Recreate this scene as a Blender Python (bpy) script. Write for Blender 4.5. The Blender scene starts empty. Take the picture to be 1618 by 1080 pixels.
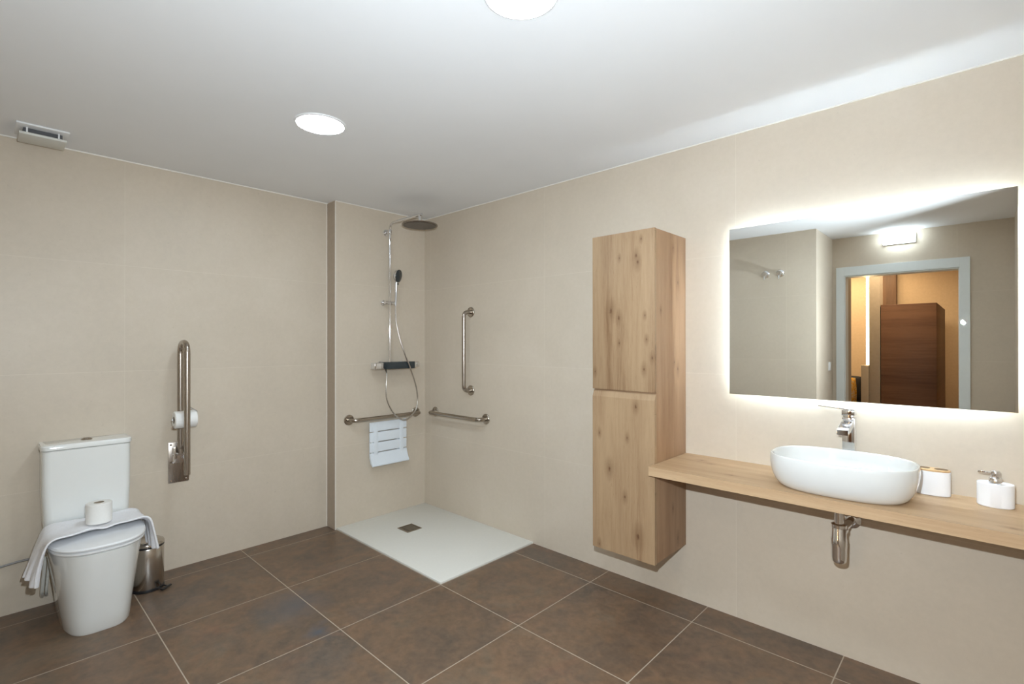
import bpy, bmesh, math, random
from mathutils import Vector, Matrix
random.seed(7)
S = bpy.context.scene
COL = S.collection
PI = math.pi

# ------------------------------------------------------------------ camera, world, lights, exposure
cam_d = bpy.data.cameras.new('camera'); cam = bpy.data.objects.new('camera', cam_d); COL.objects.link(cam)
right = Vector((0.732312, 0.680969, -0.000743)); down = Vector((-0.001859, 0.000908, -0.999998)); fwd = Vector((-0.680967, 0.732312, 0.001931))
m = Matrix((right, -down, -fwd)).transposed().to_4x4(); m.translation = Vector((3.4791, -2.5595, 1.3634))
cam.matrix_world = m
cam_d.sensor_width = 36.0; cam_d.lens = 790.8738 / 1618 * 36
cam_d.shift_x = (809 - 821.2) / 1618; cam_d.shift_y = 0.0
cam_d.clip_start = 0.02
S.camera = cam
S.view_settings.view_transform = 'Standard'; S.view_settings.look = 'None'
S.view_settings.gamma = 1.0; S.view_settings.use_curve_mapping = False
S.view_settings.exposure = 1.42
w = bpy.data.worlds.new('world'); S.world = w; w.use_nodes = True
w.node_tree.nodes['Background'].inputs[0].default_value = (0.8, 0.85, 1, 1)
w.node_tree.nodes['Background'].inputs[1].default_value = 0.05
S.cycles.max_bounces = 12; S.cycles.diffuse_bounces = 6; S.cycles.glossy_bounces = 6

LAMP_E = 30.0        # ceiling lamp diffusers
MIRROR_LED_E = 36.0  # strips behind the mirror
FLASH_W = 21.0       # photographer's flash, seen as a sparkle in the mirror
PLAFOND_E = 7.5

def point(name, loc, watts, color, r):
    l = bpy.data.lights.new(name, 'POINT'); l.energy = watts; l.color = color; l.shadow_soft_size = r
    o = bpy.data.objects.new(name, l); COL.objects.link(o); o.location = loc; return o
def area(name, loc, watts, color, sx, sy, rot=(0, 0, 0)):
    l = bpy.data.lights.new(name, 'AREA'); l.shape = 'RECTANGLE'; l.size = sx; l.size_y = sy; l.energy = watts; l.color = color
    o = bpy.data.objects.new(name, l); COL.objects.link(o); o.location = loc; o.rotation_euler = rot; return o
fl = area('camera_flash', (3.36, -2.46, 1.512), FLASH_W, (0.80, 0.91, 1.0), 0.028, 0.018)
fl.rotation_euler = Vector((-0.68, 0.73, 0.0)).to_track_quat('-Z', 'Z').to_euler()
area('bedroom_ceiling_light', (2.6, -5.0, 2.6), 22, (1.0, 0.74, 0.46), 1.2, 1.2)
area('bedroom_wall_light', (1.6, -6.6, 2.55), 15, (1.0, 0.70, 0.40), 2.0, 0.2)

# ------------------------------------------------------------------ node helpers
def new_mat(name):
    mt = bpy.data.materials.new(name); mt.use_nodes = True
    nt = mt.node_tree; return mt, nt, nt.nodes['Principled BSDF']
def N(nt, typ, **kw):
    n = nt.nodes.new(typ)
    for k, v in kw.items(): setattr(n, k, v)
    return n
def link(nt, a, b): nt.links.new(a, b)
def mth(nt, op, a, b=None, c=None, clamp=False):
    n = nt.nodes.new('ShaderNodeMath'); n.operation = op; n.use_clamp = clamp
    for i, v in enumerate((a, b, c)):
        if v is None: continue
        if isinstance(v, (int, float)): n.inputs[i].default_value = v
        else: nt.links.new(v, n.inputs[i])
    return n.outputs[0]
def mixc(nt, fac, a, b, blend='MIX'):
    n = nt.nodes.new('ShaderNodeMix'); n.data_type = 'RGBA'; n.blend_type = blend
    for s, v in ((n.inputs[0], fac), (n.inputs[6], a), (n.inputs[7], b)):
        if isinstance(v, (int, float)): s.default_value = v
        elif isinstance(v, tuple): s.default_value = (*v, 1) if len(v) == 3 else v
        else: nt.links.new(v, s)
    return n.outputs[2]
def noise(nt, vec, scale, detail=4, rough=0.55, dist=0.0):
    n = nt.nodes.new('ShaderNodeTexNoise'); n.inputs['Scale'].default_value = scale; n.inputs['Detail'].default_value = detail
    n.inputs['Roughness'].default_value = rough; n.inputs['Distortion'].default_value = dist
    if vec is not None: nt.links.new(vec, n.inputs['Vector'])
    return n.outputs['Fac']
def ramp(nt, fac, stops):
    n = nt.nodes.new('ShaderNodeValToRGB'); e = n.color_ramp.elements
    e[0].position, e[0].color = stops[0][0], (*stops[0][1], 1); e[1].position, e[1].color = stops[-1][0], (*stops[-1][1], 1)
    for p, c in stops[1:-1]:
        x = e.new(p); x.color = (*c, 1)
    nt.links.new(fac, n.inputs[0]); return n.outputs[0]
def objco(nt): return N(nt, 'ShaderNodeTexCoord').outputs['Object']
def mapping(nt, vec, loc=(0, 0, 0), scale=(1, 1, 1), rot=(0, 0, 0)):
    n = nt.nodes.new('ShaderNodeMapping'); n.inputs['Location'].default_value = loc; n.inputs['Scale'].default_value = scale; n.inputs['Rotation'].default_value = rot
    nt.links.new(vec, n.inputs['Vector']); return n.outputs[0]
def bump(nt, h, strength, dist, bsdf):
    n = nt.nodes.new('ShaderNodeBump'); n.inputs['Strength'].default_value = strength; n.inputs['Distance'].default_value = dist
    nt.links.new(h, n.inputs['Height']); nt.links.new(n.outputs[0], bsdf.inputs['Normal'])

def simple(name, col, rough=0.5, metal=0.0, var=0.04, vscale=30, bstr=0.0, coat=0.0, spec=0.5):
    """plain surface with faint procedural mottling"""
    mt, nt, b = new_mat(name)
    v = noise(nt, objco(nt), vscale, 3)
    lo = tuple(c * (1 - var) for c in col); hi = tuple(min(1, c * (1 + var)) for c in col)
    link(nt, ramp(nt, v, [(0.3, lo), (0.7, hi)]), b.inputs['Base Color'])
    b.inputs['Roughness'].default_value = rough; b.inputs['Metallic'].default_value = metal
    b.inputs['Coat Weight'].default_value = coat; b.inputs['Specular IOR Level'].default_value = spec
    if bstr: bump(nt, noise(nt, objco(nt), vscale * 6, 4), bstr, 0.002, b)
    return mt
def emit(name, col, strength):
    mt, nt, b = new_mat(name)
    b.inputs['Base Color'].default_value = (0.8, 0.8, 0.8, 1); b.inputs['Emission Color'].default_value = (*col, 1)
    b.inputs['Emission Strength'].default_value = strength; return mt

def stone_wall(name, ax, first, period, col=(0.60, 0.52, 0.42)):
    """large beige stone-look wall tiles, ax = horizontal axis of the wall"""
    mt, nt, b = new_mat(name)
    co = objco(nt); sep = N(nt, 'ShaderNodeSeparateXYZ'); link(nt, co, sep.inputs[0])
    h = sep.outputs[ax]; z = sep.outputs[2]
    def dist(v, off, per):
        t = mth(nt, 'FRACT', mth(nt, 'DIVIDE', mth(nt, 'ADD', v, -off + per * 20), per))
        return mth(nt, 'MULTIPLY', mth(nt, 'MINIMUM', t, mth(nt, 'SUBTRACT', 1.0, t)), per)
    d = mth(nt, 'MINIMUM', dist(h, first, period), dist(z, 0.0, 0.602))
    joint = mth(nt, 'SUBTRACT', 1.0, mth(nt, 'DIVIDE', d, 0.0022, clamp=True), clamp=True)
    # a slightly different tone for every tile
    ti = mth(nt, 'FLOOR', mth(nt, 'DIVIDE', mth(nt, 'ADD', h, -first + period * 20), period)); tj = mth(nt, 'FLOOR', mth(nt, 'DIVIDE', z, 0.602))
    cmb = N(nt, 'ShaderNodeCombineXYZ'); link(nt, ti, cmb.inputs[0]); link(nt, tj, cmb.inputs[1])
    wn = N(nt, 'ShaderNodeTexWhiteNoise'); link(nt, cmb.outputs[0], wn.inputs['Vector'])
    big = noise(nt, co, 2.2, 5, 0.6, 0.4); fine = noise(nt, co, 38, 6, 0.7)
    f = mth(nt, 'ADD', mth(nt, 'MULTIPLY', big, 0.6), mth(nt, 'MULTIPLY', fine, 0.4))
    c = ramp(nt, f, [(0.3, tuple(x * 0.93 for x in col)), (0.5, col), (0.7, tuple(min(1, x * k) for x, k in zip(col, (1.06, 1.07, 1.09))))])
    c = mixc(nt, 1.0, c, ramp(nt, wn.outputs['Value'], [(0, (0.965,) * 3), (1, (1, 1, 1))]), 'MULTIPLY')
    pit = mth(nt, 'GREATER_THAN', noise(nt, co, 55, 2, 0.5), 0.74)
    c = mixc(nt, mth(nt, 'MULTIPLY', pit, 0.25), c, (0.42, 0.36, 0.29))
    c = mixc(nt, mth(nt, 'MULTIPLY', joint, 0.4), c, (0.75, 0.68, 0.58))
    link(nt, c, b.inputs['Base Color']); b.inputs['Roughness'].default_value = 0.42; b.inputs['Specular IOR Level'].default_value = 0.35
    bump(nt, mth(nt, 'SUBTRACT', mth(nt, 'MULTIPLY', fine, 0.25), joint), 0.12, 0.002, b)
    return mt

def floor_tiles():
    mt, nt, b = new_mat('rust_floor_tiles')
    co = objco(nt); sep = N(nt, 'ShaderNodeSeparateXYZ'); link(nt, co, sep.inputs[0]); s = 0.6
    u = mth(nt, 'DIVIDE', mth(nt, 'ADD', sep.outputs[0], -1.2263 + 12.0), s); v = mth(nt, 'DIVIDE', mth(nt, 'ADD', sep.outputs[1], 0.7932 + 12.0), s)
    fu = mth(nt, 'FRACT', u); fv = mth(nt, 'FRACT', v)
    du = mth(nt, 'MULTIPLY', mth(nt, 'MINIMUM', fu, mth(nt, 'SUBTRACT', 1.0, fu)), s); dv = mth(nt, 'MULTIPLY', mth(nt, 'MINIMUM', fv, mth(nt, 'SUBTRACT', 1.0, fv)), s)
    d = mth(nt, 'MINIMUM', du, dv)
    joint = mth(nt, 'LESS_THAN', d, 0.0023)
    cmb = N(nt, 'ShaderNodeCombineXYZ'); link(nt, mth(nt, 'FLOOR', u), cmb.inputs[0]); link(nt, mth(nt, 'FLOOR', v), cmb.inputs[1])
    wn = N(nt, 'ShaderNodeTexWhiteNoise'); link(nt, cmb.outputs[0], wn.inputs['Vector'])
    off = N(nt, 'ShaderNodeVectorMath', operation='SCALE'); link(nt, wn.outputs['Color'], off.inputs[0]); off.inputs['Scale'].default_value = 40
    add = N(nt, 'ShaderNodeVectorMath', operation='ADD'); link(nt, co, add.inputs[0]); link(nt, off.outputs[0], add.inputs[1])
    p = add.outputs[0]
    n1 = noise(nt, p, 2.6, 8, 0.62, 0.9); n2 = noise(nt, mapping(nt, p, (5, 3, 1)), 1.7, 6, 0.6, 0.6); n3 = noise(nt, p, 26, 8, 0.7)
    c = ramp(nt, n1, [(0.30, (0.058, 0.043, 0.034)), (0.44, (0.098, 0.063, 0.043)), (0.54, (0.138, 0.080, 0.045)), (0.64, (0.120, 0.088, 0.060)), (0.75, (0.080, 0.062, 0.050))])
    c = mixc(nt, mth(nt, 'MULTIPLY', mth(nt, 'SUBTRACT', n2, 0.55, clamp=True), 4.0, clamp=True), c, (0.062, 0.068, 0.072))
    c = mixc(nt, mth(nt, 'MULTIPLY', mth(nt, 'SUBTRACT', noise(nt, mapping(nt, p, (9, 2, 7)), 3.0, 5, 0.6, 0.5), 0.60, clamp=True), 5.0, clamp=True), c, (0.17, 0.075, 0.045))
    c = mixc(nt, 0.38, c, ramp(nt, n3, [(0.34, (0.045, 0.035, 0.027)), (0.66, (0.18, 0.125, 0.085))]))
    c = mixc(nt, 0.22, c, ramp(nt, noise(nt, mapping(nt, p, (3, 8, 5), (1, 1, 1)), 9, 7, 0.65, 1.2), [(0.36, (0.06, 0.05, 0.04)), (0.5, (0.11, 0.075, 0.05)), (0.62, (0.17, 0.10, 0.06))]))
    # the blue stain on one tile
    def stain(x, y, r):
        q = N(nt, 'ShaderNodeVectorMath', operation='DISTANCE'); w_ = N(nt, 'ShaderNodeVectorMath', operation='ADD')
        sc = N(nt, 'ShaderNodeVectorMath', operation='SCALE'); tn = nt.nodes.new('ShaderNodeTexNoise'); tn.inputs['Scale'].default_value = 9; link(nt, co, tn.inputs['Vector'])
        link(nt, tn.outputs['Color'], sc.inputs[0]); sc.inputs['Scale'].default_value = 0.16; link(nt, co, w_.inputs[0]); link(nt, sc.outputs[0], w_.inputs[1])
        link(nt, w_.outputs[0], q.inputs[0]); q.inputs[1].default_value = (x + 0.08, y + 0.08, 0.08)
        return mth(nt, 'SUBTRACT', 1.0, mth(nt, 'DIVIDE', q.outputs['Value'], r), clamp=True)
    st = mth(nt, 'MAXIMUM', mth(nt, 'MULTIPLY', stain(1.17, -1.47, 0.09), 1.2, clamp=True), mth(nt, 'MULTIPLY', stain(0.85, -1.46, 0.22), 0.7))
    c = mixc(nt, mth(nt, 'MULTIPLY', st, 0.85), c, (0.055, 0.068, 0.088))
    c = mixc(nt, 1.0, c, (1.40, 1.38, 1.34), 'MULTIPLY')
    c = mixc(nt, joint, c, (0.42, 0.35, 0.27))
    link(nt, c, b.inputs['Base Color'])
    r = mth(nt, 'ADD', mth(nt, 'MULTIPLY', n3, 0.20), 0.30); link(nt, mth(nt, 'MAXIMUM', r, mth(nt, 'MULTIPLY', joint, 0.8)), b.inputs['Roughness'])
    bump(nt, mth(nt, 'SUBTRACT', mth(nt, 'MULTIPLY', n3, 0.3), joint), 0.15, 0.0015, b)
    return mt

def wood(name, across, along, knots, light=(0.385, 0.26, 0.15), mid=(0.325, 0.21, 0.118), dark=(0.215, 0.12, 0.06), seed=0.0, knotcol=(0.14, 0.07, 0.035), freq=9.5, skew=0.0):
    """oak veneer: across/along are axis indices; knots (across, along, size)"""
    mt, nt, b = new_mat(name)
    sep = N(nt, 'ShaderNodeSeparateXYZ'); link(nt, objco(nt), sep.inputs[0])
    A = sep.outputs[across]; L = sep.outputs[along]
    if skew: A = mth(nt, 'ADD', A, mth(nt, 'MULTIPLY', mth(nt, 'SUBTRACT', sep.outputs[2], 0.778), skew))
    seed += 0.37
    mind = None; warp = None
    for (ka, kl, ks) in knots:
        da = mth(nt, 'MULTIPLY', mth(nt, 'SUBTRACT', A, ka), 1.6 / ks); dl = mth(nt, 'MULTIPLY', mth(nt, 'SUBTRACT', L, kl), 0.75 / ks)
        dd = mth(nt, 'SQRT', mth(nt, 'ADD', mth(nt, 'MULTIPLY', da, da), mth(nt, 'MULTIPLY', dl, dl)))
        push = mth(nt, 'MULTIPLY', mth(nt, 'POWER', 2.718, mth(nt, 'MULTIPLY', dd, -28.0)), mth(nt, 'MULTIPLY', mth(nt, 'SIGN', da), -0.012 * ks))
        mind = dd if mind is None else mth(nt, 'MINIMUM', mind, dd)
        warp = push if warp is None else mth(nt, 'ADD', warp, push)
    Aw = A if warp is None else mth(nt, 'ADD', A, warp)
    cb = N(nt, 'ShaderNodeCombineXYZ'); link(nt, Aw, cb.inputs[0]); link(nt, mth(nt, 'MULTIPLY', L, 0.055), cb.inputs[1]); cb.inputs[2].default_value = seed
    v = cb.outputs[0]
    g1 = noise(nt, v, freq, 3, 0.5, 0.3); g2 = noise(nt, v, freq * 5, 5, 0.65, 0.1); g3 = noise(nt, v, freq * 26, 3, 0.6)
    f = mth(nt, 'ADD', mth(nt, 'ADD', mth(nt, 'MULTIPLY', g1, 0.55), mth(nt, 'MULTIPLY', g2, 0.3)), mth(nt, 'MULTIPLY', g3, 0.15))
    c = ramp(nt, f, [(0.34, dark), (0.45, mid), (0.56, light), (0.68, tuple(min(1, x * 1.08) for x in light))])
    # pores as short dark dashes
    cp = N(nt, 'ShaderNodeCombineXYZ'); link(nt, Aw, cp.inputs[0]); link(nt, mth(nt, 'MULTIPLY', L, 0.06), cp.inputs[1]); cp.inputs[2].default_value = seed + 3
    pore = mth(nt, 'MULTIPLY', mth(nt, 'GREATER_THAN', noise(nt, cp.outputs[0], 330, 2, 0.6), 0.66), 0.22)
    c = mixc(nt, pore, c, tuple(x * 0.6 for x in dark))
    if mind is not None:
        nz = mth(nt, 'MULTIPLY', mth(nt, 'SUBTRACT', noise(nt, objco(nt), 120, 4, 0.6), 0.5), 0.014)
        md = mth(nt, 'ADD', mind, nz)
        halo = mth(nt, 'MULTIPLY', mth(nt, 'SUBTRACT', 1.0, mth(nt, 'DIVIDE', md, 0.040), clamp=True), 0.75)
        c = mixc(nt, halo, c, tuple(x * 0.85 for x in dark))
        core = mth(nt, 'MULTIPLY', mth(nt, 'SUBTRACT', 0.0082, md), 180.0, clamp=True)
        c = mixc(nt, core, c, knotcol)
    link(nt, c, b.inputs['Base Color']); b.inputs['Roughness'].default_value = 0.48; b.inputs['Specular IOR Level'].default_value = 0.35
    bump(nt, g3, 0.08, 0.001, b)
    return mt

# ------------------------------------------------------------------ materials
M = {}
M['wall_mirror_side'] = stone_wall('beige_stone_tiles_mirror_wall', 0, 1.327, 1.243)
M['wall_toilet_side'] = stone_wall('beige_stone_tiles_toilet_wall', 1, -2.002, 1.2)
M['wall_x'] = stone_wall('beige_stone_tiles_hook_wall', 0, 0.9, 1.2)
M['wall_y'] = stone_wall('beige_stone_tiles_side_wall', 1, -3.1, 1.2)
M['pier'] = simple('brown_beige_pier', (0.42, 0.34, 0.26), 0.5)
M['ceiling'] = simple('ceiling_paint', (0.81, 0.82, 0.835), 0.9, var=0.01, vscale=3)
M['floor'] = floor_tiles()
M['grout_white'] = simple('white_caulk', (0.80, 0.77, 0.71), 0.6)
M['ceramic'] = simple('white_ceramic', (0.80, 0.81, 0.79), 0.08, var=0.005, coat=0.5)
M['ceramic2'] = simple('basin_ceramic', (0.70, 0.705, 0.69), 0.07, var=0.005, coat=0.5)
M['plastic'] = simple('white_plastic', (0.80, 0.81, 0.82), 0.35, var=0.01)
M['seatplastic'] = simple('cool_white_plastic', (0.74, 0.79, 0.84), 0.35, var=0.01)
M['tray'] = simple('tray_resin', (0.73, 0.72, 0.67), 0.55, var=0.012, vscale=60, bstr=0.1)
M['chrome'] = simple('chrome', (0.78, 0.78, 0.79), 0.06, 1.0, var=0.01)
def brushed(name, col, rough, axis=2):
    mt, nt, b = new_mat(name); sc = [400, 400, 400]; sc[axis] = 6
    n = noise(nt, mapping(nt, objco(nt), scale=tuple(sc)), 1.0, 4, 0.6)
    link(nt, ramp(nt, n, [(0.3, tuple(c * 0.86 for c in col)), (0.7, col)]), b.inputs['Base Color'])
    b.inputs['Metallic'].default_value = 1.0; link(nt, mth(nt, 'ADD', mth(nt, 'MULTIPLY', n, 0.12), rough), b.inputs['Roughness']); return mt
M['steel'] = brushed('brushed_stainless_steel', (0.43, 0.38, 0.32), 0.20, 1)
M['steel_v'] = brushed('brushed_stainless_upright', (0.44, 0.39, 0.34), 0.22, 2)
M['binsteel'] = brushed('bin_steel', (0.62, 0.58, 0.53), 0.16, 2)
M['black'] = simple('black_plastic', (0.015, 0.015, 0.016), 0.35)
M['darkglass'] = simple('dark_glass_shelf', (0.03, 0.04, 0.045), 0.12, var=0.02)
M['headface'] = simple('dark_nozzle_face', (0.10, 0.085, 0.075), 0.35, 0.6)
M['towel'] = simple('white_terry', (0.87, 0.87, 0.90), 0.95, var=0.03, vscale=90, bstr=0.6)
M['paper'] = simple('toilet_paper', (0.84, 0.83, 0.80), 0.95, var=0.015, vscale=120, bstr=0.15)
M['card'] = simple('cardboard_core', (0.30, 0.24, 0.17), 0.9)
M['bamboo'] = simple('bamboo', (0.62, 0.40, 0.20), 0.5, var=0.12, vscale=60)
M['resin'] = simple('matt_white_resin', (0.84, 0.84, 0.86), 0.4, var=0.005)
M['hose'] = brushed('metal_hose', (0.60, 0.57, 0.53), 0.22, 0)
M['rubber'] = simple('grey_hose', (0.25, 0.24, 0.23), 0.5)
M['pipe_plastic'] = simple('translucent_pipe', (0.60, 0.60, 0.56), 0.3)
M['doorwhite'] = simple('door_white', (0.72, 0.77, 0.78), 0.35, var=0.01)
M['mirror'] = simple('mirror_silver', (0.86, 0.88, 0.86), 0.0, 1.0, var=0.001)
M['backing'] = simple('mirror_backing', (0.6, 0.6, 0.6), 0.5)
M['led'] = emit('cool_led', (0.70, 0.86, 1.0), MIRROR_LED_E)
M['lamp'] = emit('lamp_diffuser', (0.76, 0.90, 1.0), LAMP_E)
M['plafond'] = emit('plafond_diffuser', (0.78, 0.91, 1.0), PLAFOND_E)
M['warmled'] = emit('warm_led', (1.0, 0.72, 0.36), 14.0)
M['slot'] = simple('dark_slot', (0.10, 0.10, 0.105), 0.8)
M['ventwhite'] = simple('vent_plastic', (0.66, 0.66, 0.62), 0.45, var=0.01)
K_FRONT = [(2.063, 1.528, 1.5), (2.111, 1.49, 1.1), (2.21, 1.796, 1.0), (2.219, 1.764, 1.1), (2.114, 1.795, 0.6), (2.258, 1.498, 0.6), (2.267, 1.38, 0.7), (2.254, 1.233, 0.9),
           (1.966, 1.211, 0.7), (2.113, 1.362, 0.5), (2.238, 1.877, 0.6), (2.298, 1.29, 0.8)]
K_LOW = [(2.207, 1.046, 1.0), (1.993, 0.892, 0.7), (2.054, 0.714, 1.4), (2.159, 0.885, 0.7), (2.145, 0.585, 0.9), (2.22, 0.405, 1.7), (1.992, 0.309, 0.8)]
K_SIDE = [(-0.093, 1.675, 1.1), (-0.146, 1.85, 0.8), (-0.28, 1.524, 0.7), (-0.094, 1.227, 1.1), (-0.134, 1.264, 0.7), (-0.151, 0.519, 0.8), (-0.096, 0.35, 1.1)]
M['oak_front'] = wood('oak_upper_door', 0, 2, K_FRONT, seed=1.0)
M['oak_low'] = wood('oak_lower_door', 0, 2, K_LOW, seed=4.0)
M['oak_side'] = wood('oak_side', 1, 2, K_SIDE, light=(0.38, 0.235, 0.135), mid=(0.32, 0.19, 0.105), dark=(0.24, 0.13, 0.068), seed=8.0)
M['oak_counter'] = wood('oak_counter', 1, 0, [(-0.300, 2.655, 0.8), (-0.112, 2.443, 0.8), (-0.158, 2.509, 0.6), (-0.345, 3.545, 0.9)], light=(0.50, 0.345, 0.205), mid=(0.44, 0.29, 0.165), dark=(0.34, 0.21, 0.115), seed=12.0, skew=1.2)
M['walnut'] = wood('walnut_panel', 2, 0, [], light=(0.15, 0.078, 0.046), mid=(0.115, 0.057, 0.034), dark=(0.075, 0.036, 0.022), seed=20.0, freq=9)
M['walnut_v'] = wood('walnut_upright', 0, 2, [], light=(0.13, 0.075, 0.045), mid=(0.10, 0.055, 0.033), dark=(0.07, 0.04, 0.025), seed=22.0, freq=9)
M['bed_wall'] = simple('bedroom_wall_paint', (0.62, 0.50, 0.36), 0.8)
M['bed_floor'] = simple('bedroom_floor', (0.25, 0.18, 0.12), 0.5)
M['grey_panel'] = simple('grey_beige_panel', (0.36, 0.31, 0.25), 0.6)
M['dark_fabric'] = simple('dark_grey_fabric', (0.035, 0.035, 0.04), 0.95, bstr=0.4)
def yellow_cloth():
    mt, nt, b = new_mat('yellow_patterned_cloth'); n = noise(nt, objco(nt), 26, 3, 0.6, 1.5)
    link(nt, ramp(nt, n, [(0.42, (0.55, 0.26, 0.02)), (0.52, (0.62, 0.36, 0.06)), (0.60, (0.55, 0.45, 0.28))]), b.inputs['Base Color']); b.inputs['Roughness'].default_value = 0.95; return mt
M['yellow'] = yellow_cloth()

# ------------------------------------------------------------------ geometry helpers (world coordinates)
def add_box(bm, x0, x1, y0, y1, z0, z1, bevel=0.0, seg=2):
    t = bmesh.new(); bmesh.ops.create_cube(t, size=1)
    for v in t.verts: v.co = Vector(((x0 + x1) / 2 + v.co.x * (x1 - x0), (y0 + y1) / 2 + v.co.y * (y1 - y0), (z0 + z1) / 2 + v.co.z * (z1 - z0)))
    if bevel: bmesh.ops.bevel(t, geom=list(t.edges), offset=bevel, segments=seg, affect='EDGES', profile=0.5)
    merge(bm, t)
def merge(bm, t):
    me = bpy.data.meshes.new('t'); t.to_mesh(me); t.free(); bm.from_mesh(me); bpy.data.meshes.remove(me)
def add_cyl(bm, p0, p1, r0, r1=None, seg=32, bevel=0.0):
    r1 = r0 if r1 is None else r1; p0 = Vector(p0); p1 = Vector(p1); d = p1 - p0
    t = bmesh.new(); bmesh.ops.create_cone(t, cap_ends=True, cap_tris=False, segments=seg, radius1=r0, radius2=r1, depth=d.length)
    if bevel:
        es = [e for e in t.edges if len(e.link_faces) == 2 and abs(e.link_faces[0].normal.dot(e.link_faces[1].normal)) < 0.5]
        bmesh.ops.bevel(t, geom=es, offset=bevel, segments=3, affect='EDGES', profile=0.5)
    q = Vector((0, 0, 1)).rotation_difference(d.normalized())
    bmesh.ops.transform(t, matrix=Matrix.Translation((p0 + p1) / 2) @ q.to_matrix().to_4x4(), verts=t.verts); merge(bm, t)
def fillet(pts, r, n=7):
    pts = [Vector(p) for p in pts]; out = [pts[0]]
    for i in range(1, len(pts) - 1):
        a, p, c = pts[i - 1], pts[i], pts[i + 1]; ra = min(r, (a - p).length * 0.49 if i > 1 else (a - p).length * 0.98, (c - p).length * 0.49 if i < len(pts) - 2 else (c - p).length * 0.98)
        A = p + (a - p).normalized() * ra; B = p + (c - p).normalized() * ra
        for k in range(n + 1):
            t = k / n; out.append((1 - t) ** 2 * A + 2 * t * (1 - t) * p + t * t * B)
    out.append(pts[-1]); return out
def catmull(pts, n=8):
    P = [Vector(p) for p in pts]; P = [2 * P[0] - P[1]] + P + [2 * P[-1] - P[-2]]; out = []
    for i in range(1, len(P) - 2):
        for k in range(n):
            t = k / n; a, b, c, d = P[i - 1:i + 3]
            out.append(0.5 * ((2 * b) + (c - a) * t + (2 * a - 5 * b + 4 * c - d) * t * t + (3 * b - a - 3 * c + d) * t ** 3))
    out.append(P[-2]); return out
def add_tube(bm, pts, r, seg=20, squash=1.0):
    pts = [Vector(p) for p in pts]; n = len(pts); T = []
    for i in range(n):
        a = pts[max(0, i - 1)]; b = pts[min(n - 1, i + 1)]; T.append((b - a).normalized())
    up = Vector((0, 0, 1)) if abs(T[0].z) < 0.9 else Vector((1, 0, 0))
    nx = T[0].cross(up).normalized(); rings = []
    for i in range(n):
        if i: nx = (T[i - 1].rotation_difference(T[i]) @ nx)
        nx = (nx - nx.dot(T[i]) * T[i]).normalized(); ny = T[i].cross(nx); rr = r[i] if isinstance(r, (list, tuple)) else r
        rings.append([bm.verts.new(pts[i] + rr * (math.cos(2 * PI * k / seg) * nx + math.sin(2 * PI * k / seg) * ny * squash)) for k in range(seg)])
    for a, b in zip(rings, rings[1:]):
        for k in range(seg): bm.faces.new((a[k], a[(k + 1) % seg], b[(k + 1) % seg], b[k]))
    bm.faces.new(rings[0][::-1]); bm.faces.new(rings[-1])
def loft(bm, rings, cap0=True, cap1=True, close=False):
    R = [[bm.verts.new(p) for p in ring] for ring in rings]; n = len(R[0])
    for a, b in zip(R, R[1:]):
        for k in range(n): bm.faces.new((a[k], a[(k + 1) % n], b[(k + 1) % n], b[k]))
    if cap0: bm.faces.new(R[0][::-1])
    if cap1: bm.faces.new(R[-1])
def sup(cx, cy, a, b, z, n=2.5, seg=64):
    o = []
    for k in range(seg):
        t = 2 * PI * k / seg; c, s = math.cos(t), math.sin(t)
        o.append((cx + a * math.copysign(abs(c) ** (2 / n), c), cy + b * math.copysign(abs(s) ** (2 / n), s), z))
    return o
def lathe(bm, c, prof, seg=40, axis=(0, 0, 1), cap0=True, cap1=True):
    c = Vector(c); q = Vector((0, 0, 1)).rotation_difference(Vector(axis).normalized())
    loft(bm, [[c + q @ Vector((r * math.cos(2 * PI * k / seg), r * math.sin(2 * PI * k / seg), h)) for k in range(seg)] for r, h in prof], cap0, cap1)

def smooth(me, angle=40):
    for p in me.polygons: p.use_smooth = True
    try: me.set_sharp_from_angle(angle=math.radians(angle))
    except Exception: pass
def obj(name, bm, mat, parent=None, loc=None, sm=True, mats=None):
    """link bm (world coordinates) as ONE object; parts share the frame of the thing they belong to"""
    bmesh.ops.recalc_face_normals(bm, faces=bm.faces)
    root = parent
    while root is not None and root.parent is not None: root = root.parent
    org = Vector(root['_org']) if root is not None else Vector(loc or (0, 0, 0))
    bmesh.ops.translate(bm, verts=bm.verts, vec=-org)
    me = bpy.data.meshes.new(name); bm.to_mesh(me); bm.free()
    me.materials.append(mat)
    if sm: smooth(me)
    o = bpy.data.objects.new(name, me); COL.objects.link(o)
    if parent is not None: o.parent = parent
    else: o.location = org
    return o
def tag(o, label, cat, group=None):
    o['label'] = label; o['category'] = cat
    if group: o['group'] = group
    return o
ROOTS = []
def thing(name, label, cat, loc, group=None):
    o = bpy.data.objects.new(name, None); COL.objects.link(o); o.location = loc; o['_org'] = list(loc); o.empty_display_size = 0.05
    ROOTS.append(o); return tag(o, label, cat, group)
def struct(name, bm, mat, parent=None, sm=False):
    o = obj(name, bm, mat, parent, sm=sm)
    if parent is None: o['kind'] = 'structure'
    return o
def B(*boxes, bevel=0.0):
    bm = bmesh.new()
    for b in boxes: add_box(bm, *b, bevel=bevel)
    return bm
def worldmat(mat, org):
    """the oak materials are laid out in room coordinates: shift their object coordinates by the thing's place"""
    nt = mat.node_tree
    for n in [n for n in nt.nodes if n.type == 'TEX_COORD']:
        out = n.outputs['Object']; tos = [l.to_socket for l in out.links]
        if not tos: continue
        a = nt.nodes.new('ShaderNodeVectorMath'); a.operation = 'ADD'; a.inputs[1].default_value = org
        nt.links.new(out, a.inputs[0])
        for s in tos: nt.links.new(a.outputs[0], s)

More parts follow.
